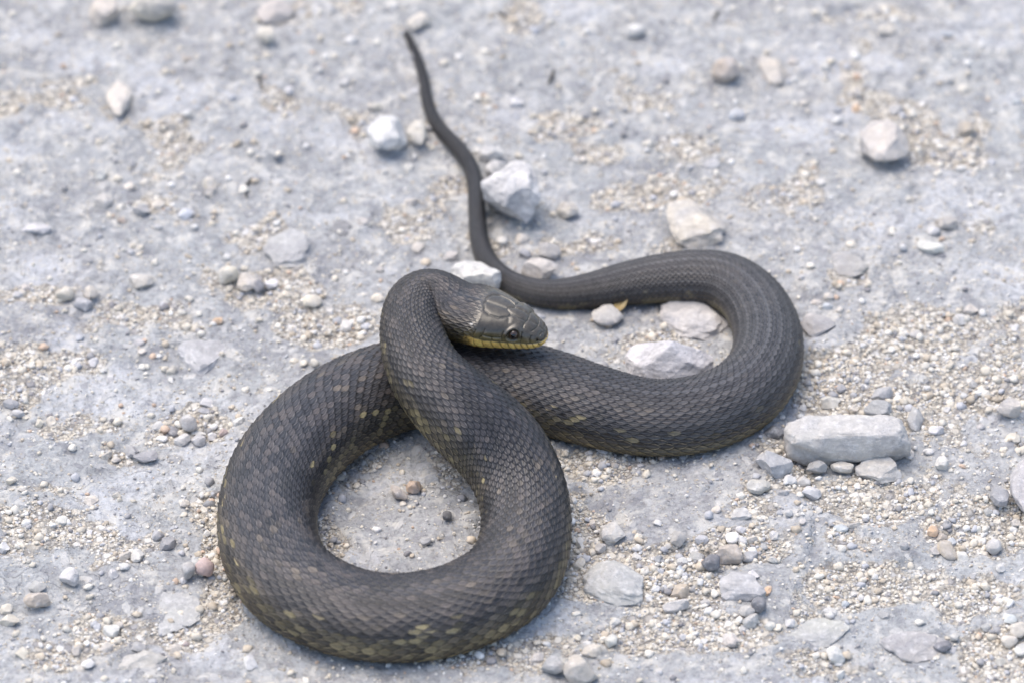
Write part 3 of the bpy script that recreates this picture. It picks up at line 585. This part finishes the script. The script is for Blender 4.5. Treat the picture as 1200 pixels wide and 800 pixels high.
# head profile (fractions of the head length)
px_ = [0, .008, .025, .05, .09, .15, .22, .30, .38, .48, .60, .72, .84, .95, 1.08, 1.25]
hw = [0, .055, .095, .125, .155, .182, .208, .240, .262, .300, .345, .375, .372, .360, .335, .320]
ht = [.004, .042, .072, .098, .125, .155, .180, .212, .226, .232, .236, .238, .236, .230, .225, .225]
hb = [-.018, -.045, -.068, -.088, -.106, -.128, -.146, -.164, -.178, -.194, -.208, -.225, -.235, -.250, -.260, -.26]
HWs = np.interp(hxn, px_, hw) * HL; HTs = np.interp(hxn, px_, ht) * HL; HBs = -np.interp(hxn, px_, hb) * HL
bl = sstep(1.0, 1.5, hxn)
HWs = HWs * 1.06; HBs = HBs * 1.06
half_w = HWs * (1 - bl) + w_ / 2 * bl
top = HTs * (1 - bl) + w_ * r_ / 2 * bl
bot = HBs * (1 - bl) + w_ * r_ / 2 * bl
# tail end closes
ph_d = 2.42                                                       # dorsal scales reach this angle from the spine
nd = NROW * PER_ROW
vt = np.linspace(-1, 1, 4001); vmap = 1.32 * vt - .32 * vt ** 3                # rows are narrow on the back, wide low down
phd = np.interp(np.linspace(-1, 1, nd + 1), vmap, vt) * ph_d; phb = np.linspace(ph_d, 2 * math.pi - ph_d, NB + 1)[1:-1]
phi = np.concatenate([phd, phb]); K = len(phi)
dors = np.arange(K) <= nd
# even spacing along the flattened outline
e_up = 2.25; e_dn_body = 3.0
PH, HXN = np.meshgrid(phi, hxn)
sn, cs = np.sin(PH), np.cos(PH)
hm = 1 - sstep(.9, 1.4, HXN)
eu = e_up + .35 * hm
ed = e_dn_body * (1 - hm) + 2.3 * hm
ex = np.where(cs > 0, eu, ed)
Y = np.sign(sn) * np.abs(sn) ** (2 / ex) ; Z = np.sign(cs) * np.abs(cs) ** (2 / ex)
# spine slightly ridged, belly flat
low = np.where(cs < 0, 1, 0)
YY = Y * half_w[:, None]; ZZ = np.where(Z > 0, Z * top[:, None], Z * bot[:, None])
# widest point sits low on the body
ZZ = ZZ - (1 - hm) * .10 * (w_ * r_)[:, None] * (1 - np.abs(Z))
# ---- scale relief: overlapping keeled scales in NROW rows
Ug = np.repeat(U_[:, None], K, 1)
tq = PH / ph_d; Vg = (1 + np.where(np.abs(tq) <= 1, 1.32 * tq - .32 * tq ** 3, np.sign(tq) * (1 + .01))) / 2 * NROW
def relief(U, V):
    best = np.full(U.shape, -9.0); bid = np.zeros(U.shape, np.int64); brow = np.zeros(U.shape, np.int64); ba = np.zeros(U.shape); bb = np.zeros(U.shape)
    r0 = np.floor(V).astype(np.int64)
    for dr in (-1, 0, 1):
        r = r0 + dr; off = .5 * (r & 1)
        k0 = np.floor(U - off).astype(np.int64)
        for dk in (-1, 0, 1):
            k = k0 + dk; a = U - off - k - .5; b = V - r - .5
            B = .90 * np.clip(1 - (np.abs(a + .04) / .76) ** 1.7, 0, 1) ** .72
            inside = (np.abs(b) < B)
            h = .75 * (a + .7) - .85 * b * b + .22 * np.exp(-(b / .14) ** 2) - .25 * sstep(.72, 1.0, np.abs(b) / np.maximum(B, .05))
            h = np.where(inside, h, -9)
            m = h > best
            best = np.where(m, h, best); bid = np.where(m, k, bid); brow = np.where(m, r, brow); ba = np.where(m, a, ba); bb = np.where(m, b, bb)
    return best, bid, brow, ba, bb
best, kid, row, sa, sb = relief(Ug, np.clip(Vg, -.2, NROW + .2))
gap = best < -5; best = np.where(gap, -.35, best)
isD = np.repeat(dors[None, :], nr, 0)
# belly: broad plates
av = (Ug * .5) % 1.0; vh = av * .8
size = (w_ / .040)[:, None]
amp = .00062 * np.clip(size, .25, 1.15)
rel = np.where(isD, (best - .55) * amp, (vh - .5) * amp)
edge_bl = np.clip((ph_d - np.abs(PH)) / .12, 0, 1); rel = np.where(isD, rel * edge_bl, rel * .6)
neck_in = sstep(.70, .86, HXN + .05 * np.abs(PH) * 0)
rel = rel * neck_in
def hsh(a, b, s=0):
    v = (a * 73856093) ^ (b * 19349663) ^ (s * 83492791 + 12345)
    v = (v ^ (v >> 13)) * 1274126177 & 0x7fffffff
    return (v % 100003) / 100003.0
h1, h2, h3 = hsh(kid, row, 1), hsh(kid, row, 2), hsh(kid, row, 3)
# ---- head plates: grooves drawn on the head's own surface (x from the snout, y sideways, z up; head lengths)
hy = YY / HL; hz = ZZ / HL; hX = HXN
def dseg(ax, ay, P):
    d = np.full(ax.shape, 9.0)
    for (x0, y0), (x1, y1) in zip(P[:-1], P[1:]):
        vx, vy = x1 - x0, y1 - y0; t = np.clip(((ax - x0) * vx + (ay - y0) * vy) / (vx * vx + vy * vy), 0, 1)
        d = np.minimum(d, np.hypot(ax - x0 - t * vx, ay - y0 - t * vy))
    return d
hsel = np.where(hxn < 1.1)[0][-1] + 1
X_ = hX[:hsel]; Yh = hy[:hsel]; aY = np.abs(Yh); Zh = hz[:hsel]; P_ = np.abs(PH[:hsel]); Wn = np.maximum(half_w[:hsel, None] / HL, .01)
topm = (P_ < 1.05)
TOPL = [[(.035, 0), (.235, 0)], [(.115, 0), (.125, .06), (.15, .12)], [(.235, 0), (.24, .05), (.25, .10), (.245, .14)], [(.24, .055), (.33, .068), (.42, .058), (.505, 0)],
        [(.42, .058), (.435, .11), (.415, .165)], [(.505, 0), (.735, 0)], [(.435, .11), (.52, .165), (.63, .175), (.71, .13), (.755, .05), (.735, 0)], [(.05, .04), (.06, .09)]]
dtop = np.minimum.reduce([dseg(X_, aY, p) for p in TOPL])
dtop = np.where(topm, dtop, 9)
lab_top = np.interp(X_, [0, .05, .15, .3, .45, .6, .75, .85], [.025, .018, .008, .002, .000, .010, .028, .045])
mouth = np.interp(X_, [0, .05, .15, .3, .45, .6, .75, .85], [-.026, -.044, -.070, -.088, -.100, -.098, -.080, -.06])
inflab = np.interp(X_, [0, .05, .15, .3, .45, .6, .75, .85], [-.05, -.072, -.108, -.138, -.156, -.162, -.150, -.13])
xm = X_ < .84
sidem = (P_ > .75) & xm
dl = np.where(sidem, np.abs(Zh - lab_top), 9); dm = np.where(sidem, np.abs(Zh - mouth), 9); di = np.where(sidem, np.abs(Zh - inflab), 9)
sut = np.array([.055, .11, .17, .23, .295, .365, .445, .535, .63, .73]); su2 = np.array([.08, .14, .20, .265, .33, .405, .49, .58, .68])
slant = (Zh - lab_top) * -.35
inl = sidem & (Zh < lab_top) & (Zh > mouth); ini = sidem & (Zh <= mouth) & (Zh > inflab)
ds = np.min(np.abs((X_ + slant)[..., None] - sut), -1); ds = np.where(inl, ds, 9)
ds2 = np.min(np.abs(X_[..., None] - su2), -1); ds2 = np.where(ini, ds2, 9)
SIDEL = [[(.235, .13), (.228, .05), (.235, -.0)], [(.135, .11), (.14, .05), (.125, .0)], [(.07, .06), (.06, .0)],
         [(.425, .13), (.435, .07), (.42, .01)], [(.435, .06), (.53, .055), (.62, .075)], [(.53, .055), (.52, .0)], [(.62, .14), (.63, .07), (.66, .03), (.65, .0)], [(.72, .12), (.745, .06), (.73, .02)]]
dside = np.minimum.reduce([dseg(X_, Zh, p) for p in SIDEL]); dside = np.where((P_ >= .85) & (P_ < 1.9) & (Zh > lab_top - .003), dside, 9)
hfade = 1 - sstep(.72, .84, X_)
groove = lambda d, w: np.exp(-(d / w) ** 2)
gr = np.maximum.reduce([groove(dtop, .0042), groove(dside, .0045), .9 * groove(dl, .005), .8 * groove(ds, .0045), .7 * groove(ds2, .0045), .7 * groove(di, .004)]) * hfade
gm_ = groove(dm, .006) * hfade
# eye socket, brow, nostril
EX, EY, EZ = .325, .204, .090
de = np.sqrt(((X_ - EX) / 1.0) ** 2 + (Zh - EZ) ** 2); sidey = aY > .10
brow = np.where(sidey, np.exp(-((de - .078) / .017) ** 2) * sstep(.0, .05, Zh - EZ + .03), 0)
sock = np.where(sidey, 1 - sstep(.052, .074, de), 0)
dn = np.sqrt((X_ - .062) ** 2 + (Zh - .042) ** 2); nos = np.where(aY > .06, np.exp(-(dn / .011) ** 2), 0)
plate_dome = .0
pil = lambda d: np.exp(-d / .016)
pl = np.maximum.reduce([pil(dtop), pil(dside), .8 * pil(dl), .8 * pil(ds), .7 * pil(ds2)]) * hfade
hd = (-.010 * pl - .0065 * gr - .014 * gm_ + .018 * brow - .020 * sock - .022 * nos) * HL
labial_bulge = np.where(sidem, np.exp(-((Zh - mouth - .02) / .035) ** 2), 0) * .006 * HL * hfade
rel[:hsel] += hd + labial_bulge
# ---- assemble
base = c_[:, None, :] + n_[:, None, :] * YY[..., None] + z_[:, None, :] * ZZ[..., None]
tu = np.gradient(base, axis=0); tv = (np.roll(base, -1, 1) - np.roll(base, 1, 1)); nm = np.cross(tu, tv)
nm /= np.maximum(np.linalg.norm(nm, axis=2), 1e-12)[..., None]
rad = base - c_[:, None, :]; sg = np.sign((nm * rad).sum(2, keepdims=True)); nm = nm * np.where(sg == 0, 1, sg)
nm[0] = -t_[0]
pos = base + nm * rel[..., None]
# sagging onto the ground: the belly never goes below it
V = pos.reshape(-1, 3)
i0 = (np.arange(nr - 1)[:, None] * K); j = np.arange(K)[None, :]; j1 = (j + 1) % K
F = np.stack([(i0 + j), (i0 + K + j), (i0 + K + j1), (i0 + j1)], -1).reshape(-1, 4)
# colour: dark back, tan and olive scales low on the flank, blotches in places
lowf = sstep(.95, 2.1, np.abs(PH))                                # 0 back .. 1 lowest scale rows
Sg = np.repeat(st[:, None], K, 1)
tailf = sstep(SL[-1] - .52, SL[-1] - .36, Sg)
b1 = np.array([.017, .019, .026]); b2 = np.array([.050, .041, .036]); b3 = np.array([.007, .007, .009])
kk = kid + .5 * (row & 1)
blotn = fbm(kk * .16, row * .42 + 40, 1, 3, 3)
blot = sstep(-.05, .25, blotn + .12 * np.sin(kk * .95) * (.3 + lowf))
colr = b1 + (b2 - b1) * (h1 ** 1.5)[..., None]
colr = colr + (b3 - colr) * (blot * .85)[..., None]
tan_p = .05 + .20 * sstep(.5, 1.6, np.abs(PH)) * (1 - .6 * tailf)
tanm = (h2 < tan_p * (1 + 1.6 * vnoise(kk * .3, row * .3, 5))) & (blot < .6)
tcol = np.array([.072, .058, .043]) * (.7 + .7 * h3)[..., None]
colr = np.where(tanm[..., None], tcol, colr)
olv_p = (sstep(.55, 1.6, np.abs(PH)) ** 1.7) * (.62 - .46 * tailf)
olm = (h3 < olv_p * (1 - .75 * blot))
ocol = np.array([.27, .22, .105]) * (.35 + .9 * h1)[..., None]
colr = np.where(olm[..., None], ocol, colr)
flank = (sstep(.55, 1.55, np.abs(PH)) * (1 - tailf * .8))[..., None]
colr = colr * (1 - .7 * flank) + np.array([.110, .088, .050]) * (.45 + .6 * h2)[..., None] * .7 * flank * (1 - .7 * blot)[..., None]
# single scale markings: darkened base, thin pale rim with painted sheen at the free edge, dark skin between
colr = colr * (1 + 1.25 * (h1 - .48))[..., None]
bel = np.array([.30, .26, .12]) * (.75 + .4 * hsh((Ug * .5).astype(np.int64), (Ug * .5).astype(np.int64), 5))[..., None]
colr = np.where(isD[..., None], colr, bel)
tcolr = np.array([.034, .031, .030]) + .020 * (h1[..., None] - .3)
rowline = (.060 * ((row % 3) == 0) - .012)[..., None] * isD[..., None]
colr = colr * (1 - .7 * tailf[..., None]) + (tcolr + rowline) * .7 * tailf[..., None]
tb = (tailf * sstep(.45, .75, lowf) * isD)[..., None]
tbc = np.where((vnoise(kk * .22, kk * 0 + 3.3, 9) > .05)[..., None], np.array([.17, .145, .07]), np.array([.010, .010, .011]))
colr = colr + (tbc - colr) * .75 * tb
# head colours
hc = np.zeros((hsel, K, 3)); tz = sstep(.10, -.02, Zh)
topc = np.array([.062, .052, .036]); olc = np.array([.20, .155, .058]); yel = np.array([.86, .55, .14])
hc[:] = topc; hc = hc + (olc - hc) * sstep(1.05, 1.62, P_)[..., None]
yw = np.where(sidem | (P_ > 1.6), sstep(.0, .012, lab_top - Zh), 0)
hc = hc + (yel - hc) * (yw * (.85 + .15 * sstep(.0, .05, lab_top - Zh)))[..., None]
hc = hc * (1 - .6 * np.maximum.reduce([groove(ds, .007), groove(ds2, .006), .7 * groove(dside, .006)]))[..., None]
hc = hc + (np.array([.20, .19, .15]) - hc) * (.22 * np.maximum(groove(dtop, .0055) * (P_ < 1.05), 1.5 * groove(dl - .002, .006)))[..., None]  # highlights along the plate seams, painted in as pale lines
hc = hc * (1 - .85 * gm_)[..., None]; hc = hc * (1 - .8 * nos)[..., None]; hc = hc * (1 - .6 * sock)[..., None]
mot = fbm(X_ * 22, P_ * 4, 1, 3, 6); hc *= (1 + .35 * mot)[..., None]
gritspot = np.exp(-(((X_ + .03 * mot - .80) / .013) ** 2 + ((PH[:hsel] - -.95) / .07) ** 2) ** 2)
hc = hc + (np.array([.7, .66, .6]) - hc) * gritspot[..., None]
wmix = sstep(.74, .90, X_)[..., None]
# yellow chin fades into the neck
nk = colr[:hsel] + (np.array([.26, .19, .06]) - colr[:hsel]) * (.75 * sstep(1.5, 2.0, P_) * (1 - sstep(1.0, 1.1, X_)))[..., None]
colr[:hsel] = hc * (1 - wmix) + nk * wmix
colr = np.clip(colr, .008, .9)
bm_ = mesh_np('snake_body', V, F)
vcol(bm_, 'hide', colr.reshape(-1, 3))
vflt(bm_, 'along', (np.repeat(U_[:, None], K, 1) + 0 * PH).ravel()); vflt(bm_, 'across', np.clip(Vg, 0, NROW).ravel())
vflt(bm_, 'scaly', (isD * neck_in * edge_bl).ravel()); vflt(bm_, 'lowness', lowf.ravel())
vflt(bm_, 'tailness', tailf.ravel()); vflt(bm_, 'pale', (np.where(isD & tanm, .8, sstep(.50, .95, h2 + .30 * lowf)) * sstep(1.0, 1.5, HXN)).ravel())
wet = np.zeros((nr, K)); wet[:hsel] = (1 - wmix[..., 0]); vflt(bm_, 'gloss', wet.ravel())
H = NT('snake_hide')
ha = H.n('Attribute', attribute_name='hide'); hg = H.n('Attribute', attribute_name='gloss'); tc = H.n('TexCoord').outputs['Object']
hn = H.noise(tc, 900, 4, .6); hn2 = H.noise(tc, 45, 4, .6); hn3 = H.noise(tc, 260, 3, .6)
hU = H.n('Attribute', attribute_name='along').outputs['Fac']; hV = H.n('Attribute', attribute_name='across').outputs['Fac']
hS = H.n('Attribute', attribute_name='scaly').outputs['Fac']; hL = H.n('Attribute', attribute_name='lowness').outputs['Fac']
m = H.math
def cand(a, b):                                                   # height and edge distance of one scale outline
    q = m('POWER', m('MULTIPLY', m('ABSOLUTE', m('ADD', a, .04)), 1 / .76), 1.7)
    B = m('ADD', m('MULTIPLY', m('POWER', m('MAXIMUM', m('SUBTRACT', 1.0, q), 0.0), .72), .90), .001)
    en = m('DIVIDE', m('ABSOLUTE', b), B)
    keel = m('MULTIPLY', m('SUBTRACT', 1.0, m('MINIMUM', m('MULTIPLY', m('ABSOLUTE', b), 4.0), 1.0)), .22)
    h = m('ADD', m('SUBTRACT', m('MULTIPLY', m('ADD', a, .7), .75), m('MULTIPLY', m('MULTIPLY', b, b), .85)), keel)
    h = m('SUBTRACT', h, m('MULTIPLY', m('GREATER_THAN', en, 1.0), 9.0))
    return h, en, a
def pick(p, q):
    g = m('GREATER_THAN', q[0], p[0]); out = []
    for u, v in zip(p, q): out.append(m('ADD', u, m('MULTIPLY', g, m('SUBTRACT', v, u))))
    return out
be = m('SUBTRACT', m('FLOORED_MODULO', m('ADD', hV, .5), 2.0), 1.0); bo = m('SUBTRACT', m('FLOORED_MODULO', m('ADD', hV, 1.5), 2.0), 1.0)
ae = m('SUBTRACT', m('FLOORED_MODULO', m('ADD', hU, .78), 1.0), .28); ao = m('SUBTRACT', m('FLOORED_MODULO', m('ADD', hU, .28), 1.0), .28)
w = pick(pick(cand(ae, be), cand(m('SUBTRACT', ae, 1.0), be)), pick(cand(ao, bo), cand(m('SUBTRACT', ao, 1.0), bo)))
gapm = m('LESS_THAN', w[0], -2.0)
seam = m('MULTIPLY', m('MAXIMUM', H.ramp(w[1], [(.66, 0), (.90, 1)]), gapm), hS)
base_ = m('MULTIPLY', H.ramp(m('ADD', w[2], .5), [(.14, 1), (.50, 0)]), hS)      # part just behind the scale in front: dark skin plus painted shade
rimm = m('MULTIPLY', m('MULTIPLY', H.ramp(w[1], [(.36, 0), (.56, 1), (.66, 1), (.78, 0)]), H.ramp(m('ADD', w[2], .5), [(.35, 0), (.8, 1)])), hS)  # pale scale edge, with its sheen put into the colour
hT = H.n('Attribute', attribute_name='tailness').outputs['Fac']
kl = H.n('Attribute', attribute_name='pale').outputs['Fac']
dusty = H.mix(m('MULTIPLY', H.ramp(hn2, [(.45, 0), (.75, 1)]), .07), ha.outputs['Color'], (.20, .195, .19))
cc = H.mix(m('MULTIPLY', base_, .78), dusty, (.018, .017, .017))
cc = H.mix(m('MULTIPLY', rimm, m('MULTIPLY', m('MAXIMUM', H.ramp(hn3, [(.35, .1), (.65, .9)]), kl), .75)), cc, H.mix(hL, (.165, .155, .150), (.42, .33, .18)))
cc = H.mix(m('MULTIPLY', m('MULTIPLY', H.ramp(w[1], [(.08, 1), (.35, 0)]), hS), m('ADD', .22, m('MULTIPLY', hT, .25))), cc, (.13, .13, .14))
cc = H.mix(m('MULTIPLY', seam, .95), cc, (.010, .010, .011))
cc = H.mix(1.0, cc, H.ramp(hn, [(.3, .8), (.7, 1.2)]), 'MULTIPLY')
H.l(cc, H.b.inputs['Base Color'])
rg = m('ADD', m('MULTIPLY', hg.outputs['Fac'], -.20), m('ADD', .36, m('MULTIPLY', hn2, .14)))
H.l(rg, H.b.inputs['Roughness']); H.l(m('ADD', .40, m('MULTIPLY', hg.outputs['Fac'], .30)), H.b.inputs['Specular IOR Level'])
hh = m('MULTIPLY', m('MAXIMUM', w[0], -.3), hS)
H.l(H.bump(hh, 1.0, .00095, H.bump(hn, .12, .0003)), H.b.inputs['Normal'])

root = bpy.data.objects.new('snake', None); COL.objects.link(root); root.empty_display_size = .02
tag(root, 'dark brown water snake coiled on pale stony ground, raised head with yellow lips facing right', 'snake')
body = link('body', bm_, H.m, root)
# eyes: glossy ball with dark round pupil and brown iris
def eye_mesh():
    Vv, Ff = ICO[5]; me = mesh_np('eye', Vv, Ff)
    d = np.arccos(np.clip(Vv @ np.array([0.30, 0.92, .25]) / np.linalg.norm([.30, .92, .25]), -1, 1))
    c = np.full((len(Vv), 3), .0) + np.array([.05, .03, .018]); c = c + (np.array([.055, .03, .016]) - c) * (np.exp(-((d - .62) / .16) ** 2))[:, None]
    c[d < .50] = (.004, .004, .005); vcol(me, 'iris', c); return me
E = NT('snake_eye'); ea = E.n('Attribute', attribute_name='iris'); E.l(ea.outputs['Color'], E.b.inputs['Base Color']); E.b.inputs['Roughness'].default_value = .12
E.b.inputs['Coat Weight'].default_value = .6; E.b.inputs['Coat Roughness'].default_value = .02
em = eye_mesh(); em.materials.append(E.m)
ih = int(np.argmin(np.abs(hxn - EX)))
for sgn in (1, -1):
    o = link('eye', em, None, root)
    p = c_[ih] + n_[ih] * sgn * (EY * HL) + z_[ih] * (EZ * HL)
    rot = Matrix((Vector(-t_[ih]), Vector(n_[ih] * sgn), Vector(z_[ih]))).transposed()
    o.matrix_world = Matrix.Translation(Vector(p)) @ rot.to_4x4() @ Matrix.Scale(.060 * HL, 4)

# ---------------------------------------------------------------- loose grit: far too many grains to count
foot = np.stack([c_[::6, 0], c_[::6, 1]], 1); fw = half_w[::6]; fl = (c_[::6, 2] - bot[::6]) < .006
foot = foot[fl]; fw = fw[fl]
def clear(x, y):
    ok = np.ones(len(x), bool)
    for i in range(0, len(x), 20000):
        d = np.hypot(x[i:i + 20000, None] - foot[None, :, 0], y[i:i + 20000, None] - foot[None, :, 1])
        ok[i:i + 20000] = (d > fw[None, :] * .72).all(1)
    return ok
def grains(name, n_try, rmin, rmax, power, base_p, seed, mat, sub=1):
    r = np.random.default_rng(seed)
    x = r.uniform(-.29, .29, n_try); y = r.uniform(-.27, .34, n_try)
    g = grit_mask(x, y); cl_ = sstep(-.25, .4, fbm(x, y, 150, 2, 15))
    keep = r.random(n_try) < (base_p + (1 - base_p) * g ** 1.3 * (.25 + .75 * cl_))
    x, y = x[keep], y[keep]; k = clear(x, y); x, y = x[k], y[k]; n = len(x)
    z = ground_z(x, y)
    rad = rmin + (rmax - rmin) * r.random(n) ** power
    Vb, Fb = ICO[sub]; nv = len(Vb)
    jit = 1 + r.uniform(-.28, .28, (n, nv, 1)); q = r.normal(size=(n, 4)); q /= np.linalg.norm(q, axis=1)[:, None]
    a, b, c, d = q.T
    Rm = np.stack([1 - 2 * (c * c + d * d), 2 * (b * c - a * d), 2 * (b * d + a * c), 2 * (b * c + a * d), 1 - 2 * (b * b + d * d), 2 * (c * d - a * b),
                   2 * (b * d - a * c), 2 * (c * d + a * b), 1 - 2 * (b * b + c * c)], 1).reshape(n, 3, 3)
    sc = r.uniform(.65, 1.15, (n, 1, 3))
    P = (Vb[None] * jit * sc) @ Rm; P[..., 2] *= .75
    P = P * rad[:, None, None] + np.stack([x, y, z + rad * .25], 1)[:, None, :]
    Fa = (Fb[None] + (np.arange(n) * nv)[:, None, None]).reshape(-1, 3)
    pal = np.array([(.63, .575, .48), (.69, .65, .57), (.53, .46, .365), (.71, .69, .65), (.34, .335, .335), (.27, .26, .26), (.47, .47, .48), (.55, .42, .32)])
    pi = r.choice(len(pal), n, p=[.30, .20, .14, .12, .08, .03, .10, .03]); cv = pal[pi] * r.uniform(.85, 1.1, (n, 1))
    me = mesh_np(name, P.reshape(-1, 3), Fa, smooth=sub > 1); vcol(me, 'grain', np.repeat(cv, nv, 0))
    o = link(name, me, mat); o['kind'] = 'stuff'
    print(name, n, len(Fa)); return o
Q = NT('grit_grains'); qa = Q.n('Attribute', attribute_name='grain'); tc = Q.n('TexCoord').outputs['Object']; qn = Q.noise(tc, 900, 4, .7)
Q.l(Q.mix(1.0, qa.outputs['Color'], Q.ramp(qn, [(.3, .82), (.7, 1.12)]), 'MULTIPLY'), Q.b.inputs['Base Color']); Q.b.inputs['Roughness'].default_value = .9
Q.b.inputs['Specular IOR Level'].default_value = .25
Q.l(Q.bump(qn, .4, .0004), Q.b.inputs['Normal'])
grains('grit', 270000, .00030, .00105, 1.7, .06, 21, Q.m)
grains('gravel', 36000, .0009, .0023, 2.4, .05, 22, Q.m, 2)

# ---------------------------------------------------------------- twigs and bits of plant litter
T = NT('dark_litter'); tcn = T.n('TexCoord').outputs['Object']; T.l(T.ramp(T.noise(tcn, 400), [(.3, (.035, .035, .035)), (.7, (.10, .09, .08))]), T.b.inputs['Base Color']); T.b.inputs['Roughness'].default_value = .8
def twig(pl, rad, label):
    P = []
    for px, py in pl:
        c = at(px, py, 0); zz = float(ground_z(c[0], c[1])[0]); c = at(px, py, zz + rad * .8); P.append(c)
    P = np.array(P); C2, _ = catmull(P, np.zeros((len(P), 1)), 6)
    tt = np.gradient(C2, axis=0); tt /= np.linalg.norm(tt, axis=1)[:, None]; n2 = np.cross(tt, UP); n2 /= np.linalg.norm(n2, axis=1)[:, None]; z2 = np.cross(n2, tt)
    th = np.linspace(0, 2 * math.pi, 8, endpoint=False); rr = rad * np.sin(np.linspace(.5, 2.7, len(C2))) * (1 + .15 * rng.normal(size=len(C2)))
    Vv = C2[:, None] + rr[:, None, None] * (np.cos(th)[None, :, None] * n2[:, None] + np.sin(th)[None, :, None] * z2[:, None])
    m = len(C2); o0 = C2.mean(0)
    Ff = [((i * 8 + q), (i * 8 + (q + 1) % 8), ((i + 1) * 8 + (q + 1) % 8), ((i + 1) * 8 + q)) for i in range(m - 1) for q in range(8)]
    o = link('twig', mesh_np('twig', Vv.reshape(-1, 3) - o0, np.array(Ff)), T.m, None, o0); tag(o, label, 'twig')
twig([(649, 81), (647, 90), (643, 98)], .0009, 'short dark twig on bare ground right of the tail')
twig([(304, 88), (305, 96), (307, 104)], .0008, 'short dark twig at upper left, upright in the view')
twig([(296, 208), (290, 216), (288, 224), (289, 232)], .0007, 'dark curved twig left of the tail, below the upright one')
twig([(583, 14), (590, 18), (597, 23)], .0008, 'dark sliver of twig at the top edge right of the tail tip')
twig([(842, 12), (840, 18), (836, 24)], .0008, 'dark twig under a cream pebble at the top edge')
# dry leaf scrap pinned under the upper bend
L = NT('dry_leaf'); lt = L.n('TexCoord').outputs['Object']; L.l(L.ramp(L.noise(lt, 500), [(.3, (.30, .20, .07)), (.7, (.50, .38, .18))]), L.b.inputs['Base Color'])
a = np.linspace(0, 1, 9); Vl = []
for i, u in enumerate(a):
    w2 = .0022 * math.sin(math.pi * min(1, u * .9 + .1)) + .0003
    for s_ in (-1, 0, 1): Vl.append((u * .011 - .0055, s_ * w2, .0012 * u + .0006 * abs(s_) + .0004 * math.sin(u * 9)))
Fl = [(i * 3 + q, (i + 1) * 3 + q, (i + 1) * 3 + q + 1, i * 3 + q + 1) for i in range(8) for q in range(2)]
lf = link('leaf', mesh_np('leaf', np.array(Vl), np.array(Fl)), L.m, None, at(727, 359, .003)); lf.rotation_euler = (0, -.2, R(50))
mod = lf.modifiers.new('thick', 'SOLIDIFY'); mod.thickness = .0003
tag(lf, 'yellowish scrap of dry leaf beside the flat oval pebble under the bend', 'leaf')
print('snake rings', nr, 'around', K, 'verts', nr * K, 'head mm', HL * 1000, 'ground', nx * ny)
